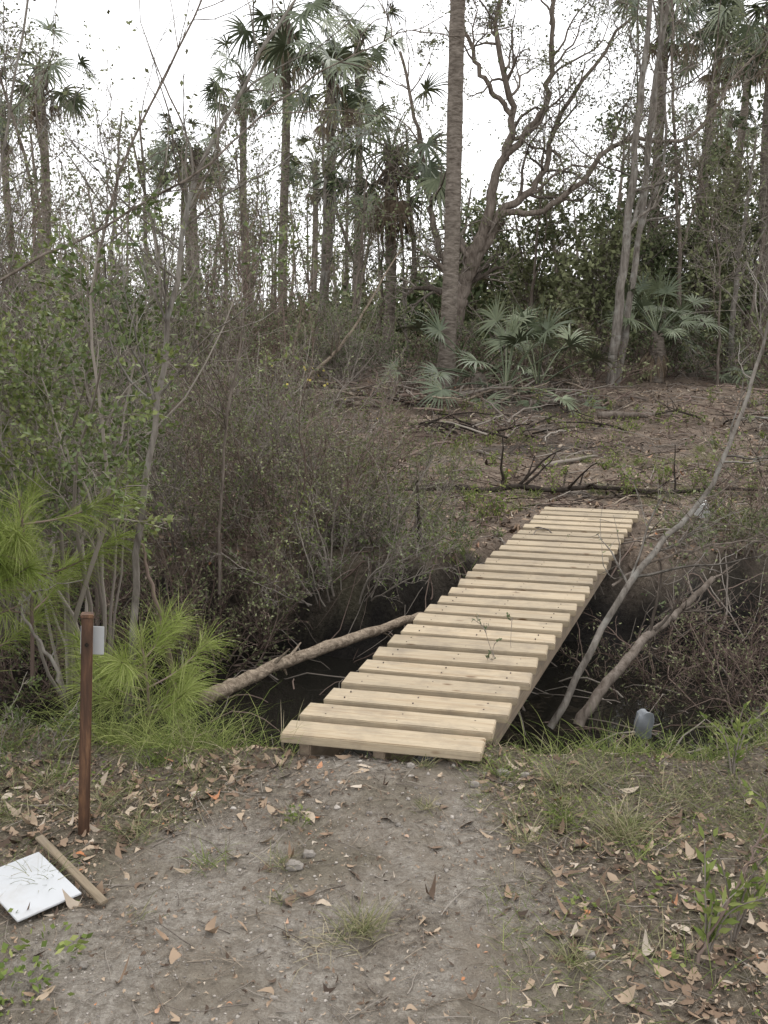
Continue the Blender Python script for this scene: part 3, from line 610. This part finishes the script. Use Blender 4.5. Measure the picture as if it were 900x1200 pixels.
k=(np.abs(x)<.6)&(y>3.0)&(y<3.6)&(rng.random(len(x))<.08);s[k]=.010
pebbles('gravel',x,y,s,M_stone)
for x,y,s in [(-.28,2.78,.03),(-.24,2.86,.022),(.44,3.38,.028),(.52,3.36,.02),(.55,2.35,.02),(.1,3.42,.018),(.33,3.3,.02)]:
    acc=Acc();rock_mesh(acc,np.array([x,y,float(H(x,y))+s*.2]),np.array([s,s*.8,s*.6]),0,.4,3);acc.build('rock',[M_stone],loc=(x,y,float(H(x,y))))

# leaf litter
acc=Acc();n=30000;x=rng.uniform(-3.2,3.6,n);y=rng.uniform(1.5,4.2,n)
dens=.05+.8*(1-path_mask(x,y))**2*sst(.36,.62,fbm(x,y,1.8,3,77));k=rng.random(n)<dens;x=x[k];y=y[k];L=.012+.055*rng.random(len(x))**1.8
n1=46000;x1=rng.uniform(-3.2,3.4,n1);y1=rng.uniform(1.5,4.1,n1);k=rng.random(n1)<.28+.65*(1-path_mask(x1,y1));x1=x1[k];y1=y1[k];L1=.004+.014*rng.random(len(x1))**1.5
n2=22000;y2=rng.uniform(7,17,n2);x2=rng.uniform(-5,9,n2)*y2/12;L2_=.02+.06*rng.random(n2)
x=np.concatenate([x,x1,x2]);y=np.concatenate([y,y1,y2]);L=np.concatenate([L,L1,L2_])
k=~((np.abs((x-1.788)*.931-(y-8.22)*.364)<.42)&(y>6.9)&(y<8.5));x=x[k];y=y[k];L=L[k]
n=len(x);L[rng.random(n)<.01]*=1.5;az=rng.random(n)*6.28;N=5
d=np.stack([np.cos(az),np.sin(az),rng.normal(size=n)*.3],-1);curl=rng.normal(size=n)*.8
t=np.linspace(-.5,.5,N);P=np.stack([x,y,H(x,y)+.003+.005*rng.random(n)],-1)[:,None]+d[:,None]*(t[None,:]*L[:,None])[...,None]
P[...,2]+=(t**2*4)[None]*L[:,None]*curl[:,None]*.4
bendv=np.stack([-np.sin(az),np.cos(az),0*az],-1)*(rng.normal(size=n)*.25*L)[:,None];P+=bendv[:,None]*(t**2*4)[None,:,None]
P[...,2]=np.maximum(P[...,2],H(P[...,0],P[...,1])+.001)
S=nrm(np.cross(d,UP+.7*rdir(n)));W=L[:,None]*(.10+.18*rng.random((n,1)))*np.array([.12,.85,1,.7,.06])*(1+.15*rng.normal(size=(n,N)))
ribbons(acc,P,W,np.repeat(S[:,None],N,1),0)
acc.build('leaf_litter',[M_litter])
acc=Acc();n=8000;x=rng.uniform(-3,3.4,n);y=rng.uniform(1.6,4.1,n);k=rng.random(n)<.35+.65*(1-path_mask(x,y));x=x[k];y=y[k];n=len(x);h=n//2
lying(acc,x[:h],y[:h],.03+.16*rng.random(h)**1.5,rng.uniform(.0005,.0014,h),0,.15,.002,5,3,.05)
lying(acc,x[h:],y[h:],.03+.24*rng.random(n-h)**2,rng.uniform(.0005,.0022,n-h),1,.15,.002,5,3,.05)
acc.build('litter_twigs',[M_pale,M_twig])

# ------------------------------------------------------------ grass
def grass(acc,x,y,h,w,spread=.5,mat=0,tlo=0,thi=1,droop=.25,z=None):
    n=len(x);az=rng.random(n)*6.28;d=nrm(np.stack([np.cos(az)*spread,np.sin(az)*spread,.5+.7*rng.random(n)],-1));N=5
    P=[np.stack([x,y,(H(x,y) if z is None else z)-.004],-1)];st=(h/(N-1))[:,None];hz=d*[1,1,0]
    for i in range(N-1):
        d=nrm(d-UP*droop*(i*.4)+hz*.08);P.append(P[-1]+d*st)
    P=np.stack(P,1);P[...,2]=np.maximum(P[...,2],H(P[...,0],P[...,1])+.003)
    S=nrm(np.cross(d,rdir(n)));W=np.broadcast_to(np.array([.8,1,.9,.6,.08])*w,(n,N));ribbons(acc,P,W,np.repeat(S[:,None],N,1),mat,tlo+(thi-tlo)*rng.random(n))
acc=Acc()
def tuft(x,y,n,rad,h,w=.0013,sp=.6,tlo=0,thi=1,dr=.25,mat=0):
    a=rng.random(n)*6.28;r=rad*rng.random(n);grass(acc,x+np.cos(a)*r,y+np.sin(a)*r,h*(.4+.8*rng.random(n)),w,sp,mat,tlo,thi,dr)
tuft(-.06,2.47,130,.06,.12,tlo=.15,thi=.9,w=.0011);tuft(-.16,2.42,60,.14,.12,tlo=.8,dr=.6,w=.0009,sp=1.2);tuft(.78,2.95,190,.08,.17,tlo=.2);tuft(.5,2.33,80,.06,.08,tlo=.3)
tuft(-.3,2.62,30,.05,.05);tuft(.15,3.1,50,.05,.06);tuft(.62,3.15,70,.08,.09)
for i in range(520):
    x=rng.uniform(-3,3.3);y=rng.uniform(1.7,4.15)
    if rng.random()<float(path_mask(x,y))+.03: continue
    if rng.random()>.3+1.6*sst(.4,.65,float(fbm(x,y,1.1,3,90)))*(1.5 if x>0 else .7): continue
    tuft(x,y,int(rng.uniform(15,60)),rng.uniform(.03,.12),rng.uniform(.05,.15),.0011,.7,0.0,.9,mat=int(rng.random()<.35))
n=18000;x=rng.uniform(.3,3.4,n);y=rng.uniform(2.0,4.1,n);k=rng.random(n)<sst(.34,.58,fbm(x,y,2.2,3,91));x=x[k];y=y[k];s=rng.random(len(x))<.35
grass(acc,x[s],y[s],rng.uniform(.02,.10,s.sum()),.0010,.8,1,.0,1);s=~s;grass(acc,x[s],y[s],rng.uniform(.02,.10,s.sum()),.0009,.8,0,.0,1)
n=8000;x=rng.uniform(.55,3.4,n);y=3.93+rng.normal(size=n)*.2;s=rng.random(n)<.7;grass(acc,x[s],y[s],rng.uniform(.06,.26,s.sum()),.0012,.6,1,0,1);s=~s;grass(acc,x[s],y[s],rng.uniform(.06,.24,s.sum()),.0011,.6,0,0.2,1)
n=5200;x=rng.uniform(-3.4,-.35,n);y=3.78+rng.normal(size=n)*.22;k=rng.random(n)<sst(.3,.6,fbm(x,y,2.5,2,95))*(1-.7*sst(-.75,-.45,x));x=x[k];y=y[k];n=len(x);s=rng.random(n)<.55
grass(acc,x[s],y[s],rng.uniform(.06,.26,s.sum()),.0011,.6,1,0,.7);s=~s;grass(acc,x[s],y[s],rng.uniform(.06,.26,s.sum()),.0011,.7,0,.1,1)
n=2000;x=-.9+rng.normal(size=n)*.2;y=3.85+rng.normal(size=n)*.12;grass(acc,x,y,rng.uniform(.2,.42,n),.0010,.7,1,.4,1,.35)
n=5000;x=rng.uniform(-3.4,-.9,n);y=rng.uniform(2.6,3.8,n);k=rng.random(n)<sst(.3,.6,fbm(x,y,2.5,2,96));grass(acc,x[k],y[k],rng.uniform(.04,.15,k.sum()),.0010,.7,0,.1,1)
for i in range(480):
    y=rng.uniform(7.0,13.5);x=rng.uniform(-.8,7)
    if abs((x-1.788)*.931-(y-8.22)*.364)<.62 and y<8.7: continue
    if fbm(x,y,.8,2,93)<(.40 if y<9.5 else .55): continue
    tuft(x,y,int(rng.uniform(20,50)),rng.uniform(.06,.2),rng.uniform(.06,.22),.002,.6,0,.9,mat=int(rng.random()<.5))
acc.build('grass',[M_grass,M_lush])
acc=Acc()
for i in range(150):
    y=rng.uniform(7.4,14.5);x=rng.uniform(-1.2,8)*y/13
    if abs((x-1.788)*.931-(y-8.22)*.364)<.7 and y<9.0: continue
    z=float(H(x,y));h=rng.uniform(.1,.4);P=wander(np.repeat([[x,y,z]],8,0),np.stack([rng.normal(size=8)*.4,rng.normal(size=8)*.4,np.ones(8)],-1),h,5,.15);R=np.broadcast_to(np.linspace(.003,.0015,5),(8,5));tubes(acc,P,R,3,0)
    pos,T,_,_,_=sample(P,R,70,.2,1);leaves(acc,pos+rdir(70)*.015,.035*(.6+.6*rng.random(70)),.010,1)
for cx_,cy_,cz_ in [(-.6,7.6,1.15),(-.35,7.9,1.05),(-.75,8.2,1.2)]:
    n=8;leaves(acc,np.array([cx_,cy_,cz_])+rng.normal(size=(n,3))*[.15,.1,.08],.028,.010,2)
acc.build('regrowth_plants',[M_twigr,M_lush,M_yellow])

acc=Acc()
def weed(x,y,n,rad,sz,lift=.03,hgt=0):
    a=rng.random(n)*6.28;r=rad*np.sqrt(rng.random(n));X=x+np.cos(a)*r;Y=y+np.sin(a)*r;Z=H(X,Y)+lift*rng.random(n)+hgt*rng.random(n)
    leaves(acc,np.stack([X,Y,Z],-1),sz*(.6+.7*rng.random(n)),sz*.33,0,rng.random(n),D=np.stack([np.cos(a),np.sin(a),.25+.3*rng.normal(size=n)],-1))
weed(-.95,2.25,60,.14,.028);weed(-.9,2.35,40,.1,.025);weed(-1.02,2.12,40,.1,.035)
for i in range(200):
    x=rng.uniform(-2.5,2.8);y=rng.uniform(1.8,4.1)
    if path_mask(x,y)>.5: continue
    weed(x,y,int(rng.uniform(8,35)),rng.uniform(.04,.12),rng.uniform(.008,.02))
acc.build('ground_weeds',[M_lush])
def seedling(x,y,h,n=26,k=3,lf=.05,rad=.1):
    a=Acc();z=float(H(x,y))
    for j in range(k):
        e=(rng.normal()*rad*.7+.03,rng.normal()*rad*.5)
        p=spl([(x,y,z-.02),(x+e[0]*.4,y+e[1]*.4,z+h*.5),(x+e[0]*1.3,y+e[1],z+h*(.7+.4*rng.random()))],14);r=np.linspace(.004,.0015,14);tubes(a,p,r,5,0)
        pos,T,_,_,_=sample(p[None],r[None],n,.15,1);D_=nrm(T*.9+rdir(n)*.7)
        leaves(a,pos,lf*(.6+.6*rng.random(n)),lf*.17,1,.2+.7*rng.random(n),D=D_)
    a.build('seedling_plant',[M_twig,M_lush],loc=(x,y,z))
seedling(.86,2.34,.26,22,4,.05);seedling(.95,2.4,.32,14,3);seedling(1.25,2.9,.3,12);seedling(1.3,3.4,.3,20,4,.04)
sapling('bare_twig',[(.82,2.3,-.08),(.93,2.35,.12),(1.02,2.4,.3),(1.1,2.45,.62)],.005,8,16,0,(.08,.2),(.05,.1),wood=M_twigr)

# ------------------------------------------------------------ world / light / camera
w=bpy.data.worlds.new('World');scene.world=w;w.use_nodes=True;nt=w.node_tree
for n_ in list(nt.nodes): nt.nodes.remove(n_)
o=nd(nt,'ShaderNodeOutputWorld');bg=nd(nt,'ShaderNodeBackground');sk=nd(nt,'ShaderNodeTexSky',sky_type='NISHITA');sk.sun_disc=False
sk.sun_elevation=math.radians(52);sk.sun_rotation=math.radians(35);sk.altitude=0;sk.air_density=1;sk.dust_density=3
cl=noise(nt,1.6,4,.5,coord(nt,(1,1,2.5),'Generated'))
cloud=ramp(nt,cl,[(.3,(10.8,10.9,11.3)),(.7,(14.2,14.2,14.3))])
c=mixc(nt,.9,(0,0,0),(0,0,0));mx=c.node;nt.links.new(sk.outputs[0],mx.inputs[6]);nt.links.new(cloud,mx.inputs[7])
nt.links.new(c,bg.inputs[0]);bg.inputs[1].default_value=.15;nt.links.new(bg.outputs[0],o.inputs[0])
sd=bpy.data.lights.new('sun','SUN');sd.energy=1.5;sd.angle=math.radians(25);sd.color=(1,.97,.92);so=bpy.data.objects.new('sun',sd);scene.collection.objects.link(so)
so.rotation_euler=(math.radians(38),0,math.radians(180-35))
cam=bpy.data.cameras.new('camera');co=bpy.data.objects.new('camera',cam);scene.collection.objects.link(co);scene.camera=co
co.location=(0,0,1.6);co.rotation_euler=(math.radians(90-11.21),0,0);cam.sensor_fit='VERTICAL';cam.sensor_height=24;cam.sensor_width=18;cam.lens=23;cam.clip_end=1000;cam.clip_start=.05
scene.view_settings.view_transform='Standard';scene.view_settings.look='None';scene.view_settings.exposure=0
print('verts',sum(len(m.vertices) for m in bpy.data.meshes))
